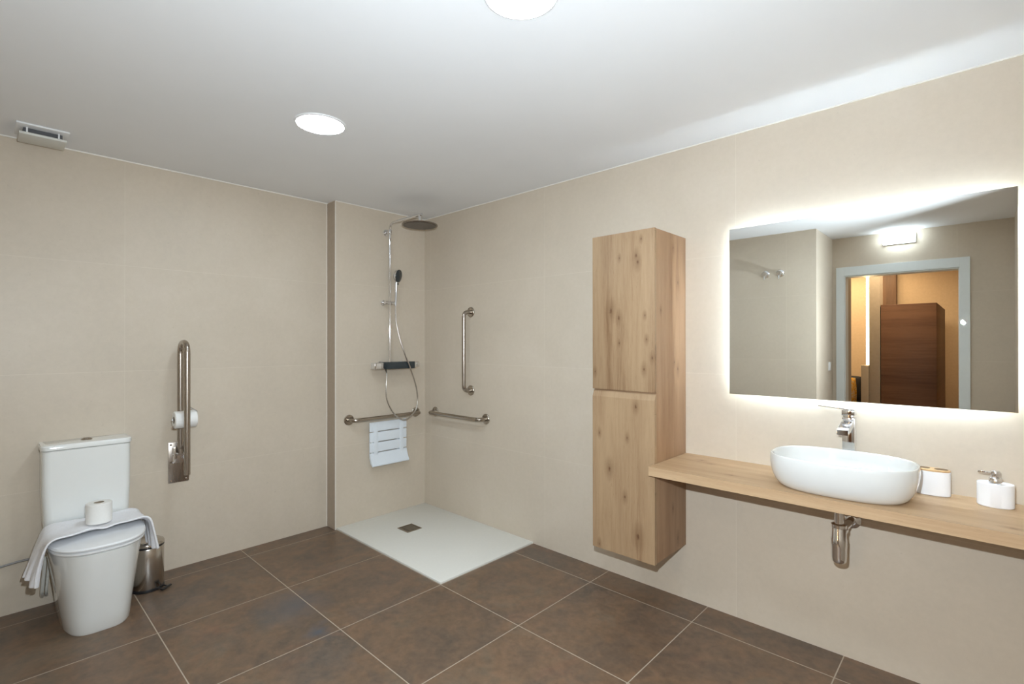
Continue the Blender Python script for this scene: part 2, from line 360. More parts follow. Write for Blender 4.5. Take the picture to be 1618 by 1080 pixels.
# ------------------------------------------------------------------ the room
XL, XR, YD, YH, ZC, XE = -0.12, 3.66, -3.37, -2.71, 2.406, 2.35
struct('floor', B((XL - 0.1, XR + 0.1, YD - 0.12, 0.1, -0.1, 0.0)), M['floor'])
struct('ceiling', B((XL - 0.1, XR + 0.1, YD - 0.12, 0.1, ZC, ZC + 0.1)), M['ceiling'])
struct('wall_right', B((XL - 0.1, XR + 0.1, 0.0, 0.1, 0.0, ZC)), M['wall_mirror_side'])
struct('wall_left', B((XL - 0.1, XL, YD, 0.0, 0.0, ZC)), M['wall_toilet_side'])
struct('wall_shower', B((XL, 0.0, -0.80, 0.0, 0.0, ZC)), M['wall_toilet_side'])
struct('wall_behind', B((XL, XE, YD, YH, 0.0, ZC)), M['wall_x'])
struct('wall_side', B((XR, XR + 0.1, YD, 0.0, 0.0, ZC)), M['wall_y'])
struct('wall_door', B((XE, 2.44, YD - 0.12, YD, 0.0, ZC), (3.33, XR, YD - 0.12, YD, 0.0, ZC), (2.44, 3.33, YD - 0.12, YD, 2.035, ZC)), M['wall_x'])
struct('trim_1', B((XL, XL + 0.006, YH, -0.8, ZC - 0.006, ZC), (0, 0.005, -0.8, 0, ZC - 0.005, ZC), (0, XR, -0.005, 0, ZC - 0.005, ZC),
                   (0.0, 0.004, -0.8, -0.796, 0.0, ZC), (XL, XL + 0.004, -0.806, -0.8, 0.0, ZC)), M['grout_white'])
struct('trim_2', B((XL + 0.004, 0.0, -0.803, -0.80, 0.004, ZC - 0.006)), M['pier'])
# door: white lining and casings
dm = B((2.385, 2.455, YD, YD + 0.018, 0.0, 2.112), (3.315, 3.385, YD, YD + 0.018, 0.0, 2.112), (2.455, 3.315, YD, YD + 0.018, 2.025, 2.112),
       (2.44, 2.462, YD - 0.14, YD, 0.0, 2.035), (3.308, 3.33, YD - 0.14, YD, 0.0, 2.035), (2.462, 3.308, YD - 0.14, YD, 2.015, 2.035), bevel=0.0015)
struct('door_1', dm, M['doorwhite'])

# ------------------------------------------------------------------ the bedroom seen through the door in the mirror
struct('floor', B((0.2, 4.6, -7.2, YD - 0.12, -0.1, -0.002)), M['bed_floor'])
struct('ceiling', B((0.2, 4.6, -7.2, YD - 0.12, 2.62, 2.7)), M['bed_wall'])
struct('wall_far', B((0.2, 4.6, -7.2, -7.1, 0.0, 2.62)), M['bed_wall'])
struct('wall_far', B((0.1, 0.2, -7.2, YD - 0.12, 0.0, 2.62)), M['bed_wall'])
struct('wall_far', B((4.6, 4.7, -7.2, YD - 0.12, 0.0, 2.62)), M['bed_wall'])
struct('wall_hall', B((0.2, 2.44, YD - 0.42, YD - 0.12, 0.0, 2.62), (3.33, 4.6, YD - 0.2, YD - 0.12, 0.0, 2.62), (2.44, 3.33, YD - 0.2, YD - 0.12, 2.1, 2.62)), M['grey_panel'])

o = thing('wardrobe', 'dark walnut wardrobe reflected in the mirror through the open doorway', 'wardrobe', (2.8, -5.9, 0))
obj('carcass', B((2.535, 3.067, -6.75, -5.095, 0.0, 1.83), bevel=0.003), M['walnut'], o)
obj('door', B((2.537, 3.065, -5.094, -5.07, 0.02, 1.828), bevel=0.002), M['walnut'], o)
worldmat(M['walnut'], (2.8, -5.9, 0))
tag(obj('wall_panel', B((2.29, 2.49, -7.10, -7.0, 0.0, 2.62), bevel=0.002), M['walnut_v'], loc=(2.4, -6.98, 0)), 'brown upright panel seen above the wardrobe in the mirror', 'panel')
tag(obj('partition', B((2.415, 2.53, -5.30, -5.07, 0.0, 2.62), bevel=0.002), M['grey_panel'], loc=(2.47, -5.2, 0)), 'grey beige floor-to-ceiling partition edge left of the wardrobe in the mirror', 'partition')
tag(obj('led_strip', B((2.388, 2.412, -5.085, -5.07, 1.085, 2.58)), M['warmled'], loc=(2.4, -5.08, 1.085)), 'glowing warm vertical light strip seen in the mirror', 'light strip')
tag(obj('low_partition', B((2.335, 2.414, -5.25, -5.05, 0.0, 1.08), bevel=0.002), M['doorwhite'].copy() if False else M['grey_panel'], loc=(2.37, -5.15, 0)), 'waist-high grey post below the glowing light strip in the mirror', 'partition')
tag(obj('tall_cabinet', B((3.283, 3.60, -4.75, -4.27, 0.0, 1.72), bevel=0.004), simple('blue_grey_lacquer', (0.20, 0.22, 0.24), 0.4), loc=(3.44, -4.5, 0)), 'narrow grey cabinet at the right edge of the mirrored doorway', 'cabinet')
# bench with cushions
o = thing('bench', 'dark grey upholstered bench under the yellow cushion in the mirror', 'bench', (2.0, -5.7, 0))
obj('seat', B((1.5, 2.33, -5.95, -5.42, 0.14, 0.52), bevel=0.03), M['dark_fabric'], o)
for x in (1.56, 2.27):
    for y in (-5.88, -5.49): obj('leg', B((x - 0.02, x + 0.02, y - 0.02, y + 0.02, 0, 0.16)), M['black'], o)
def cushion(name, cx, cy, cz, w, h, d, mat, label, tilt=0.15):
    bm = bmesh.new(); n = 18; 
    def pt(i, j, s):
        u = -1 + 2 * i / n; v = -1 + 2 * j / n; e = max(0, (1 - u ** 4) * (1 - v ** 4)) ** 0.5
        px, pz, py = u * w / 2 * (1 - 0.06 * (v * v)), v * h / 2 * (1 - 0.06 * u * u), s * d / 2 * e
        return (cx + px, cy + py + tilt * pz, cz + pz)
    for s in (-1, 1):
        g = [[bm.verts.new(pt(i, j, s)) for j in range(n + 1)] for i in range(n + 1)]
        for i in range(n):
            for j in range(n): bm.faces.new((g[i][j], g[i + 1][j], g[i + 1][j + 1], g[i][j + 1]))
    bmesh.ops.remove_doubles(bm, verts=bm.verts, dist=1e-5)
    return tag(obj(name, bm, mat, loc=(cx, cy, cz - h / 2)), label, 'cushion')
cushion('cushion', 2.095, -5.68, 0.722, 0.35, 0.38, 0.12, M['dark_fabric'], 'dark grey cushion behind the yellow one, seen in the mirror')
cushion('cushion', 2.045, -5.52, 0.716, 0.34, 0.37, 0.11, M['yellow'], 'yellow patterned cushion at the lower left of the mirrored doorway')

# ------------------------------------------------------------------ shower tray and drain
bm = bmesh.new()
add_box(bm, 0.0, 1.224, -0.791, 0.0, 0.0, 0.012, bevel=0.002)
tag(obj('shower_tray', bm, M['tray'], loc=(0.61, -0.4, 0)), 'flat off-white rectangular shower tray set flush in the brown tiled floor', 'shower tray')
o = thing('shower_drain', 'small square steel drain cover in the white shower tray', 'drain', (0.40, -0.43, 0.012))
obj('frame', B((0.335, 0.465, -0.492, -0.485, 0.011, 0.0155), (0.335, 0.465, -0.375, -0.368, 0.011, 0.0155), (0.335, 0.342, -0.485, -0.375, 0.011, 0.0155), (0.458, 0.465, -0.485, -0.375, 0.011, 0.0155)), M['steel'], o)
obj('grate', B((0.342, 0.458, -0.485, -0.375, 0.0112, 0.0125), (0.365, 0.435, -0.462, -0.398, 0.0125, 0.0145)), simple('drain_grate', (0.20, 0.17, 0.13), 0.4, 0.7), o)

# ------------------------------------------------------------------ toilet
def dsec(xb, xf, hw, z, yc=-2.168, n=3.0, seg=30, back=0.90):
    """D-shaped outline: straight back at xb, rounded front at xf"""
    out = []
    xm = xb + (xf - xb) * 0.38
    for k in range(seg + 1):
        t = -PI / 2 + PI * k / seg; c, s = math.cos(t), math.sin(t)
        out.append((xm + (xf - xm) * abs(c) ** (2 / n), yc + hw * math.copysign(abs(s) ** (2 / n), s), z))
    out.append(((xb + xm) / 2, yc + hw * 0.995, z)); out.append((xb + 0.015, yc + hw * back, z)); out.append((xb, yc + hw * (back - 0.06), z))
    out.append((xb, yc - hw * (back - 0.06), z)); out.append((xb + 0.015, yc - hw * back, z)); out.append(((xb + xm) / 2, yc - hw * 0.995, z))
    return out
o = thing('toilet', 'white close-coupled toilet against the left tiled wall', 'toilet', (0.15, -2.168, 0))
bm = bmesh.new()
loft(bm, [dsec(-0.118, 0.405, 0.128, 0.0, n=3.6), dsec(-0.118, 0.412, 0.134, 0.012, n=3.6), dsec(-0.118, 0.424, 0.139, 0.08, n=3.5), dsec(-0.118, 0.445, 0.150, 0.17, n=3.3),
          dsec(-0.118, 0.462, 0.162, 0.26, n=3.1), dsec(-0.118, 0.476, 0.173, 0.33, n=2.9), dsec(-0.118, 0.486, 0.180, 0.375, n=2.8), dsec(-0.118, 0.488, 0.181, 0.392, n=2.8), dsec(-0.11, 0.478, 0.174, 0.398, n=2.8)])
obj('bowl', bm, M['ceramic'], o)
bm = bmesh.new()
loft(bm, [dsec(0.075, 0.486, 0.178, 0.3985, n=2.7), dsec(0.07, 0.493, 0.183, 0.403, n=2.7), dsec(0.07, 0.493, 0.183, 0.410, n=2.7), dsec(0.075, 0.488, 0.179, 0.4135, n=2.7)])
obj('seat', bm, M['plastic'], o)
bm = bmesh.new()
loft(bm, [dsec(0.075, 0.487, 0.178, 0.415, n=2.7), dsec(0.07, 0.497, 0.186, 0.419, n=2.7), dsec(0.068, 0.499, 0.187, 0.425, n=2.7), dsec(0.072, 0.494, 0.183, 0.432, n=2.7), dsec(0.085, 0.470, 0.168, 0.437, n=2.6), dsec(0.12, 0.42, 0.14, 0.439, n=2.6)])
obj('lid', bm, M['plastic'], o)
bm = bmesh.new(); add_box(bm, 0.045, 0.082, -2.26, -2.24, 0.398, 0.432, 0.006); obj('hinge', bm, M['chrome'], o)
bm = bmesh.new(); add_box(bm, 0.045, 0.082, -2.10, -2.08, 0.398, 0.432, 0.006); obj('hinge', bm, M['chrome'], o)
def rrect(x0, x1, y0, y1, z, r, seg=6):
    out = []
    for (cx, cy, a0) in ((x1 - r, y1 - r, 0), (x0 + 0.004, y1 - 0.004, PI / 2), (x0 + 0.004, y0 + 0.004, PI), (x1 - r, y0 + r, 1.5 * PI)):
        rr = r if cx == x1 - r else 0.004
        for k in range(seg + 1):
            a = a0 + PI / 2 * k / seg; out.append((cx + rr * math.cos(a), cy + rr * math.sin(a), z))
    return out
bm = bmesh.new(); yc = -2.176
def cs(dx, dy, z): return rrect(-0.118, 0.038 + dx, yc - 0.178 - dy, yc + 0.178 + dy, z, 0.035)
loft(bm, [cs(0, -0.012, 0.397), cs(0, -0.006, 0.44), cs(0, 0, 0.60), cs(0, 0.001, 0.815), cs(-0.004, -0.003, 0.819)])
obj('cistern', bm, M['ceramic'], o)
bm = bmesh.new()
loft(bm, [cs(0.0, 0.0, 0.821), cs(0.006, 0.005, 0.823), cs(0.007, 0.006, 0.842), cs(0.003, 0.002, 0.848), cs(-0.01, -0.010, 0.850)])
l = obj('cistern_lid', bm, M['ceramic'], o)
bm = bmesh.new(); lathe(bm, (-0.04, yc, 0.850), [(0.024, 0), (0.024, 0.003), (0.021, 0.005), (0.0205, 0.004)]); fp = obj('flush_plate', bm, M['steel'], l)
bm = bmesh.new(); lathe(bm, (-0.04, yc, 0.853), [(0.018, 0), (0.018, 0.005), (0.015, 0.007)]); add_box(bm, -0.055, -0.025, yc - 0.0006, yc + 0.0006, 0.8595, 0.8604); obj('flush_button', bm, M['steel_v'], l)

# supply hose, valve and discharge pipes beside the toilet
bm = bmesh.new(); add_tube(bm, catmull([(-0.085, -2.325, 0.30), (-0.09, -2.37, 0.268), (-0.095, -2.44, 0.262), (-0.10, -2.54, 0.245), (-0.10, -2.62, 0.20)]), 0.0055, 12)
tag(obj('water_hose', bm, M['rubber'], loc=(-0.09, -2.45, 0.2)), 'grey water hose running left along the wall beside the toilet', 'hose')
bm = bmesh.new(); add_cyl(bm, (-0.12, -2.635, 0.20), (-0.075, -2.635, 0.20), 0.012); add_cyl(bm, (-0.12, -2.635, 0.20), (-0.113, -2.635, 0.20), 0.026); add_tube(bm, [(-0.098, -2.635, 0.20), (-0.10, -2.61, 0.205)], 0.008)
tag(obj('angle_valve', bm, M['chrome'], loc=(-0.1, -2.635, 0.2)), 'chrome angle valve on the left wall where the grey hose ends', 'valve')
bm = bmesh.new()
for dy, r in ((-2.338, 0.008), (-2.322, 0.006)):
    add_tube(bm, catmull([(-0.02, dy, 0.28), (-0.03, dy - 0.004, 0.20), (-0.045, dy - 0.010, 0.10), (-0.10, dy - 0.006, 0.055), (-0.118, dy - 0.006, 0.05)]), r, 14)
tag(obj('discharge_pipe', bm, M['pipe_plastic'], loc=(-0.03, -2.335, 0.05)), 'pale translucent pipes hanging behind the left side of the toilet', 'pipe')

# ------------------------------------------------------------------ towel on the lid
def towel():
    bm = bmesh.new(); NU, NV = 90, 36
    # path of the cloth in (y, z): left drop, lid, right drop
    path = catmull([(-2.408, 0.268, 0), (-2.398, 0.315, 0), (-2.379, 0.380, 0), (-2.357, 0.434, 0), (-2.325, 0.455, 0), (-2.26, 0.4535, 0), (-2.17, 0.4525, 0), (-2.08, 0.4535, 0), (-2.005, 0.456, 0), (-1.968, 0.436, 0), (-1.952, 0.37, 0), (-1.938, 0.285, 0)], 14)
    path = [Vector((p[0], p[1])) for p in path]; L = [0]
    for a, b in zip(path, path[1:]): L.append(L[-1] + (b - a).length)
    def at(s):
        s *= L[-1]
        for i in range(len(L) - 1):
            if L[i + 1] >= s: t = (s - L[i]) / (L[i + 1] - L[i]); return path[i].lerp(path[i + 1], t)
        return path[-1]
    g = []
    for i in range(NU + 1):
        u = i / NU; y, z = at(u); row = []
        hangL = max(0, (0.440 - z) / 0.2) if y < -2.2 else 0; hangR = max(0, (0.440 - z) / 0.2) if y > -2.2 else 0
        hang = hangL + hangR
        yy = (y + 2.355) / 0.37; yy = min(1, max(0, yy))
        xf = 0.405 - 0.07 * yy + 0.012 * math.sin(yy * 9.0); xb = 0.062
        # gathered folds narrow the drops
        wcut = 1 - 0.42 * min(1, hangL) - 0.30 * min(1, hangR)
        for j in range(NV + 1):
            v = j / NV; mid = 0.28 if hangL else 0.24
            x = xb + (xf - xb) * v; x = mid + (x - mid) * wcut
            ripple = math.sin(v * 21 + 0.6 + u * 6) * 0.012 + math.sin(v * 41 + 1.0) * 0.005
            Y = y + ripple * min(1, hang) * 1.1 - hangL * 0.010 * math.sin(v * 5)
            lift = max(0, (v - 0.62) / 0.38) ** 1.3 * (0.026 + 0.006 * math.sin(yy * PI) - 0.016 * math.exp(-((yy - 0.55) / 0.10) ** 2)) * (1 - min(1, hang))
            Z = z + lift + 0.0022 * math.sin(v * 11 + u * 20) * (1 - min(1, hang)) - 0.012 * hangL * math.cos(v * 7) 
            if hang == 0 and v < 0.1 : Z += 0.004
            row.append(bm.verts.new((x, Y, Z)))
        g.append(row)
    for i in range(NU):
        for j in range(NV): bm.faces.new((g[i][j], g[i][j + 1], g[i + 1][j + 1], g[i + 1][j]))
    ob = obj('hand_towel', bm, M['towel'], loc=(0.24, -2.17, 0.44))
    md = ob.modifiers.new('thickness', 'SOLIDIFY'); md.thickness = 0.009; md.offset = 0
    sb = ob.modifiers.new('soft', 'SUBSURF'); sb.levels = 1; sb.render_levels = 1
    return ob
tag(towel(), 'white towel draped sideways over the closed toilet lid', 'towel')

# ------------------------------------------------------------------ toilet rolls
def roll(label, c, axis, r=0.052, h=0.10):
    t = thing('toilet_roll', label, 'toilet roll', c, 'rolls of white toilet paper')
    bm = bmesh.new(); lathe(bm, c, [(0.021, 0.0), (r - 0.004, 0.0), (r, 0.004), (r, h - 0.004), (r - 0.004, h), (0.021, h)], 48, axis, False, False)
    lathe(bm, c, [(0.021, 0.0), (0.021, h)], 48, axis, False, False); bmesh.ops.remove_doubles(bm, verts=bm.verts, dist=1e-5)
    obj('paper', bm, M['paper'], t)
    bm = bmesh.new(); lathe(bm, c, [(0.0207, 0.0005), (0.0207, h - 0.0005), (0.0195, h - 0.0005), (0.0195, 0.0005), (0.0207, 0.0005)], 40, axis, False, False)
    obj('cardboard_core', bm, M['card'], t); return t
roll('white toilet roll standing upright on the towel', (0.205, -2.155, 0.463), (0, 0, 1))

# ------------------------------------------------------------------ folding rail beside the toilet
o = thing('folding_grab_rail', 'folded-up stainless steel support rail right of the toilet', 'grab rail', (-0.12, -1.742, 0.52))
obj('wall_plate', B((-0.12, -0.114, -1.795, -1.688, 0.52, 0.765), bevel=0.002), M['steel_v'], o)
for (y, z) in ((-1.782, 0.535), (-1.701, 0.535), (-1.782, 0.645), (-1.782, 0.75), (-1.701, 0.75)):
    bm = bmesh.new(); add_cyl(bm, (-0.115, y, z), (-0.110, y, z), 0.0065, 0.005, 16); obj('screw', bm, M['chrome'], o)
bm = bmesh.new(); add_box(bm, -0.115, -0.035, -1.782, -1.775, 0.655, 0.735, 0.003); add_box(bm, -0.115, -0.035, -1.716, -1.709, 0.655, 0.735, 0.003); add_cyl(bm, (-0.062, -1.787, 0.70), (-0.062, -1.704, 0.70), 0.010); add_box(bm, -0.115, -0.10, -1.776, -1.714, 0.64, 0.74, 0.002)
obj('hinge', bm, M['chrome'], o)
bm = bmesh.new(); add_tube(bm, fillet([(-0.062, -1.745, 0.70), (-0.062, -1.745, 1.368), (0.082, -1.745, 1.368), (0.082, -1.745, 0.60)], 0.075, 12), 0.016, 24)
obj('rail', bm, M['steel_v'], o)
bm = bmesh.new(); add_tube(bm, [(-0.045, -1.745, 0.735), (0.008, -1.728, 0.80), (0.012, -1.728, 1.06)], 0.0065, 14); add_tube(bm, fillet([(0.012, -1.728, 0.865), (0.012, -1.80, 0.865), (0.012, -1.80, 0.880)], 0.01), 0.004, 10)
obj('support_arm', bm, M['steel_v'], o)
bm = bmesh.new(); add_cyl(bm, (0.010, -1.805, 0.914), (0.010, -1.680, 0.914), 0.008); add_tube(bm, [(0.012, -1.683, 0.914), (0.030, -1.683, 0.96), (0.068, -1.730, 0.99)], 0.004, 10)
obj('roll_holder', bm, M['chrome'], o)
roll('white toilet roll on the holder of the folded-up steel rail', (0.010, -1.795, 0.914), (0, 1, 0), 0.050, 0.112)

# ------------------------------------------------------------------ pedal bin
cx, cy = 0.058, -1.927
o = thing('pedal_bin', 'small round stainless steel pedal bin on the floor beside the toilet', 'bin', (cx, cy, 0))
bm = bmesh.new(); lathe(bm, (cx, cy, 0), [(0.073, 0.0), (0.077, 0.003), (0.077, 0.014), (0.074, 0.016)]); obj('base', bm, M['black'], o)
bm = bmesh.new(); lathe(bm, (cx, cy, 0), [(0.073, 0.015), (0.075, 0.018), (0.075, 0.232), (0.073, 0.236)]); obj('body', bm, M['binsteel'], o)
bm = bmesh.new(); lathe(bm, (cx, cy, 0), [(0.074, 0.236), (0.076, 0.237), (0.076, 0.243), (0.074, 0.245)]); obj('rim', bm, M['black'], o)
bm = bmesh.new(); lathe(bm, (cx, cy, 0), [(0.074, 0.245), (0.077, 0.247), (0.077, 0.256), (0.073, 0.264), (0.060, 0.271), (0.03, 0.275), (0.005, 0.276)]); obj('lid', bm, M['binsteel'], o)
d = Vector((0.80, 0.60, 0)); p = Vector((cx, cy, 0)); n_ = Vector((-0.6, 0.8, 0))
bm = bmesh.new(); add_tube(bm, [p + d * 0.074 + Vector((0, 0, 0.012)) - n_ * 0.018, p + d * 0.118 + Vector((0, 0, 0.010)) - n_ * 0.018], 0.004, 10)
add_tube(bm, [p + d * 0.074 + Vector((0, 0, 0.012)) + n_ * 0.018, p + d * 0.118 + Vector((0, 0, 0.010)) + n_ * 0.018], 0.004, 10)
add_tube(bm, [p + d * 0.112 + Vector((0, 0, 0.011)) - n_ * 0.030, p + d * 0.112 + Vector((0, 0, 0.011)) + n_ * 0.030], 0.009, 14, 0.6); obj('pedal', bm, M['black'], o)

# ------------------------------------------------------------------ grab bars in the shower
def grab_bar(label, a, b, nrm, off=0.072, r=0.0155):
    a = Vector(a); b = Vector(b); nrm = Vector(nrm); t = thing('grab_bar', label, 'grab bar', tuple(a), 'stainless grab bars in the shower')
    bm = bmesh.new(); add_tube(bm, fillet([a + nrm * 0.004, a + nrm * off, b + nrm * off, b + nrm * 0.004], 0.045, 10), r, 24); obj('bar', bm, M['steel'] if abs((b - a).z) < 0.1 else M['steel_v'], t)
    for p in (a, b):
        bm = bmesh.new(); lathe(bm, p, [(0.039, 0.0), (0.039, 0.005), (0.036, 0.008), (0.017, 0.0095)], 40, nrm); obj('flange', bm, M['steel'], t)
    return t
grab_bar('horizontal steel grab bar above the white folding seat', (0, -0.692, 0.79), (0, -0.095, 0.79), (1, 0, 0))
grab_bar('horizontal steel grab bar on the right wall of the shower', (0.148, 0, 0.797), (0.757, 0, 0.797), (0, -1, 0))
grab_bar('vertical steel grab bar on the right wall of the shower', (0.588, 0, 1.60), (0.588, 0, 1.0), (0, -1, 0))

# ------------------------------------------------------------------ folding shower seat
o = thing('folding_shower_chair', 'white slatted folding seat folded against the shower wall', 'shower seat', (0, -0.375, 0.43))
y0, y1 = -0.545, -0.215
for k in range(4):
    zt = 0.756 - k * 0.079
    if k < 3:
        bm = bmesh.new(); add_box(bm, 0.034, 0.050, y0, y1, zt - 0.0725, zt, 0.005, 3)
    else:
        bm = bmesh.new(); rings = []
        prof = [(0.034, 0.0), (0.050, 0.0), (0.054, -0.03), (0.066, -0.060), (0.088, -0.088), (0.082, -0.098), (0.056, -0.082), (0.038, -0.045)]
        loft(bm, [[(x, y, zt + z) for x, z in prof] for y in (y0, y1)])
        bmesh.ops.bevel(bm, geom=list(bm.edges), offset=0.0025, segments=2, affect='EDGES')
    obj('slat', bm, M['seatplastic'], o)
for y in (y0 + 0.05, y1 - 0.05):
    obj('frame_rail', B((0.030, 0.052, y - 0.018, y + 0.018, 0.455, 0.752), bevel=0.003), M['seatplastic'], o)
for ya in (y0 + 0.02, y1 - 0.085): obj('wall_bracket', B((0.0, 0.031, ya, ya + 0.065, 0.47, 0.66), bevel=0.003), M['plastic'], o)

# ------------------------------------------------------------------ shower column
o = thing('shower_column', 'chrome shower column with round rain head and hand shower', 'shower', (0.0, -0.375, 1.16))
ys, xs = -0.375, 0.055
bm = bmesh.new(); add_tube(bm, fillet([(xs, ys, 1.21), (xs, ys, 2.302), (0.475, ys, 2.302)], 0.06, 12), 0.0105, 20); obj('riser', bm, M['chrome'], o)
bm = bmesh.new(); add_cyl(bm, (0.0, ys - 0.0, 2.235), (0.045, ys, 2.235), 0.011); add_cyl(bm, (0.0, ys, 2.235), (0.008, ys, 2.235), 0.026, bevel=0.003); add_cyl(bm, (xs, ys, 2.218), (xs, ys, 2.252), 0.0165, bevel=0.003); obj('wall_bracket', bm, M['chrome'], o)
bm = bmesh.new(); add_cyl(bm, (0.45, ys, 2.245), (0.45, ys, 2.30), 0.012); add_cyl(bm, (0.45, ys, 2.238), (0.45, ys, 2.252), 0.022, 0.014); obj('swivel', bm, M['chrome'], o)
bm = bmesh.new(); lathe(bm, (0.45, ys, 2.222), [(0.128, 0.0), (0.130, 0.003), (0.128, 0.008), (0.06, 0.014), (0.02, 0.018)], 64)
h = obj('rain_head', bm, simple('brushed_dark_nickel', (0.30, 0.26, 0.22), 0.25, 1.0), o)
bm = bmesh.new(); lathe(bm, (0.45, ys, 2.2195), [(0.118, 0.0), (0.120, 0.0028)], 64); obj('nozzle_face', bm, M['headface'], h)
# slider
bm = bmesh.new(); add_cyl(bm, (0.0, ys - 0.03, 1.68), (0.012, ys - 0.03, 1.68), 0.022, bevel=0.003); add_cyl(bm, (0.0, ys - 0.03, 1.68), (0.055, ys - 0.03, 1.68), 0.010)
add_tube(bm, [(0.055, ys - 0.045, 1.68), (0.055, ys + 0.015, 1.677), (0.088, ys + 0.032, 1.675)], 0.014, 16); obj('slider', bm, M['chrome'], o)
# hand shower
H0 = Vector((0.09, -0.345, 1.655)); H1 = Vector((0.072, -0.325, 1.842))
bm = bmesh.new(); add_tube(bm, [H0, H0.lerp(H1, 0.5), H1], [0.0095, 0.011, 0.012], 16)
hs = obj('hand_shower', bm, M['chrome'], o)
hn = Vector((0.86, 0.47, -0.18)).normalized(); hc = Vector((0.080, -0.314, 1.893))
bm = bmesh.new(); lathe(bm, hc, [(0.030, -0.028), (0.046, -0.018), (0.0525, -0.004), (0.0525, 0.003)], 40, hn); obj('spray_head', bm, M['chrome'], hs)
bm = bmesh.new(); lathe(bm, hc, [(0.050, 0.0025), (0.050, 0.0055), (0.047, 0.007)], 40, hn); obj('spray_face', bm, M['darkglass'], hs)
bm = bmesh.new(); lathe(bm, H1 + Vector((0.010, 0.006, -0.012)), [(0.007, 0), (0.007, 0.004)], 20, hn); obj('button', bm, M['black'], hs)
# thermostat
bm = bmesh.new(); add_box(bm, 0.045, 0.100, -0.515, -0.152, 1.164, 1.212, 0.006, 3)
for y in (-0.43, -0.24): add_cyl(bm, (0, y, 1.19), (0.05, y, 1.19), 0.015); add_cyl(bm, (0, y, 1.19), (0.010, y, 1.19), 0.032, bevel=0.003)
add_cyl(bm, (0.06, -0.42, 1.16), (0.06, -0.42, 1.176), 0.011); obj('thermostat', bm, M['chrome'], o)
bm = bmesh.new(); add_box(bm, 0.025, 0.122, -0.455, -0.185, 1.162, 1.217, 0.003, 2); obj('glass_shelf', bm, M['darkglass'], o)
bm = bmesh.new(); lathe(bm, (0.072, -0.150, 1.192), [(0.021, 0), (0.023, 0.003), (0.023, 0.028), (0.019, 0.032)], 32, (0, 1, 0)); obj('knob', bm, M['chrome'], o)
bm = bmesh.new(); add_box(bm, 0.048, 0.110, -0.540, -0.462, 1.162, 1.214, 0.008, 3); obj('knob', bm, M['chrome'], o)
bm = bmesh.new()
add_tube(bm, catmull([(0.062, -0.42, 1.165), (0.09, -0.425, 1.12), (0.10, -0.436, 1.04), (0.10, -0.434, 0.95), (0.105, -0.41, 0.875), (0.112, -0.36, 0.80), (0.12, -0.289, 0.757), (0.115, -0.215, 0.785), (0.105, -0.162, 0.834), (0.10, -0.146, 0.92), (0.12, -0.178, 1.03), (0.132, -0.235, 1.16), (0.13, -0.292, 1.29), (0.115, -0.325, 1.40), (0.10, -0.345, 1.52), (0.092, -0.347, 1.62), (0.09, -0.345, 1.658)], 10), 0.0055, 12)
obj('hose', bm, M['hose'], o)

# ------------------------------------------------------------------ tall oak cabinet
o = thing('wall_cabinet', 'tall knotty oak wall cabinet left of the washbasin counter', 'cabinet', (2.13, -0.17, 0.288))
x0, x1, z0, z1 = 1.950, 2.310, 0.288, 1.922
obj('carcass', B((x0 + 0.001, x1 - 0.001, -0.326, 0.0, z0 + 0.002, z1 - 0.001), bevel=0.0008), M['oak_side'], o)
obj('door', B((x0, x1, -0.346, -0.3275, 1.122, z1), bevel=0.0012), M['oak_front'], o)
bm = bmesh.new()   # lower door with a bevelled finger pull along its top edge
prof = [(-0.3275, z0), (-0.346, z0), (-0.346, 1.083), (-0.3345, 1.114), (-0.3275, 1.114)]
loft(bm, [[(x, y, z) for y, z in prof] for x in (x0, x1)])
obj('door', bm, M['oak_low'], o, sm=False)

for k_ in ('oak_front', 'oak_low', 'oak_side'): worldmat(M[k_], (2.13, -0.17, 0.288))

# ------------------------------------------------------------------ counter
bm = bmesh.new()
loft(bm, [[(x, y, z) for x, y in ((2.3115, -0.410), (3.659, -0.410), (3.659, -0.0005), (2.3115, -0.0005))] for z in (0.736, 0.778)])
tag(obj('washbasin_counter', bm, M['oak_counter'], loc=(2.98, -0.2, 0.736), sm=False), 'long floating light oak counter under the mirror, carrying the basin', 'counter')
worldmat(M['oak_counter'], (2.98, -0.2, 0.736))

# ------------------------------------------------------------------ basin
BX, BY, ZT, Z0 = 3.058, -0.238, 0.910, 0.778
o = thing('washbasin', 'white oval countertop basin on the oak counter', 'washbasin', (BX, BY, Z0))
bm = bmesh.new(); rings = []
def el(a, b, z, n=2.6): return sup(BX, BY, a, b, z, n, 80)
for da, zz in ((-0.046, 0), (-0.038, 0.003), (-0.026, 0.014), (-0.016, 0.030), (-0.008, 0.050), (-0.002, 0.075), (0.0005, 0.098), (0.0, 0.116), (-0.001, 0.127)):
    rings.append(el(0.248 + da, 0.178 + da, Z0 + zz))
rings += [el(0.2455, 0.1755, ZT - 0.001), el(0.243, 0.173, ZT), el(0.239, 0.169, ZT - 0.001), el(0.236, 0.166, ZT - 0.005), el(0.230, 0.160, ZT - 0.035), el(0.213, 0.144, ZT - 0.075), el(0.175, 0.110, ZT - 0.098, 2.4), el(0.10, 0.07, ZT - 0.106, 2.2), el(0.024, 0.024, ZT - 0.109, 2)]
loft(bm, rings); obj('bowl', bm, M['ceramic2'], o)
bm = bmesh.new(); lathe(bm, (BX, BY, ZT - 0.1088), [(0.022, 0), (0.022, 0.003), (0.017, 0.006), (0.004, 0.007)]); obj('waste_plug', bm, M['chrome'], o)

# tap
o = thing('tall_tap', 'tall square chrome tap behind the oval basin', 'tap', (3.052, -0.018, 0.778))
tx, ty = 3.052, -0.052
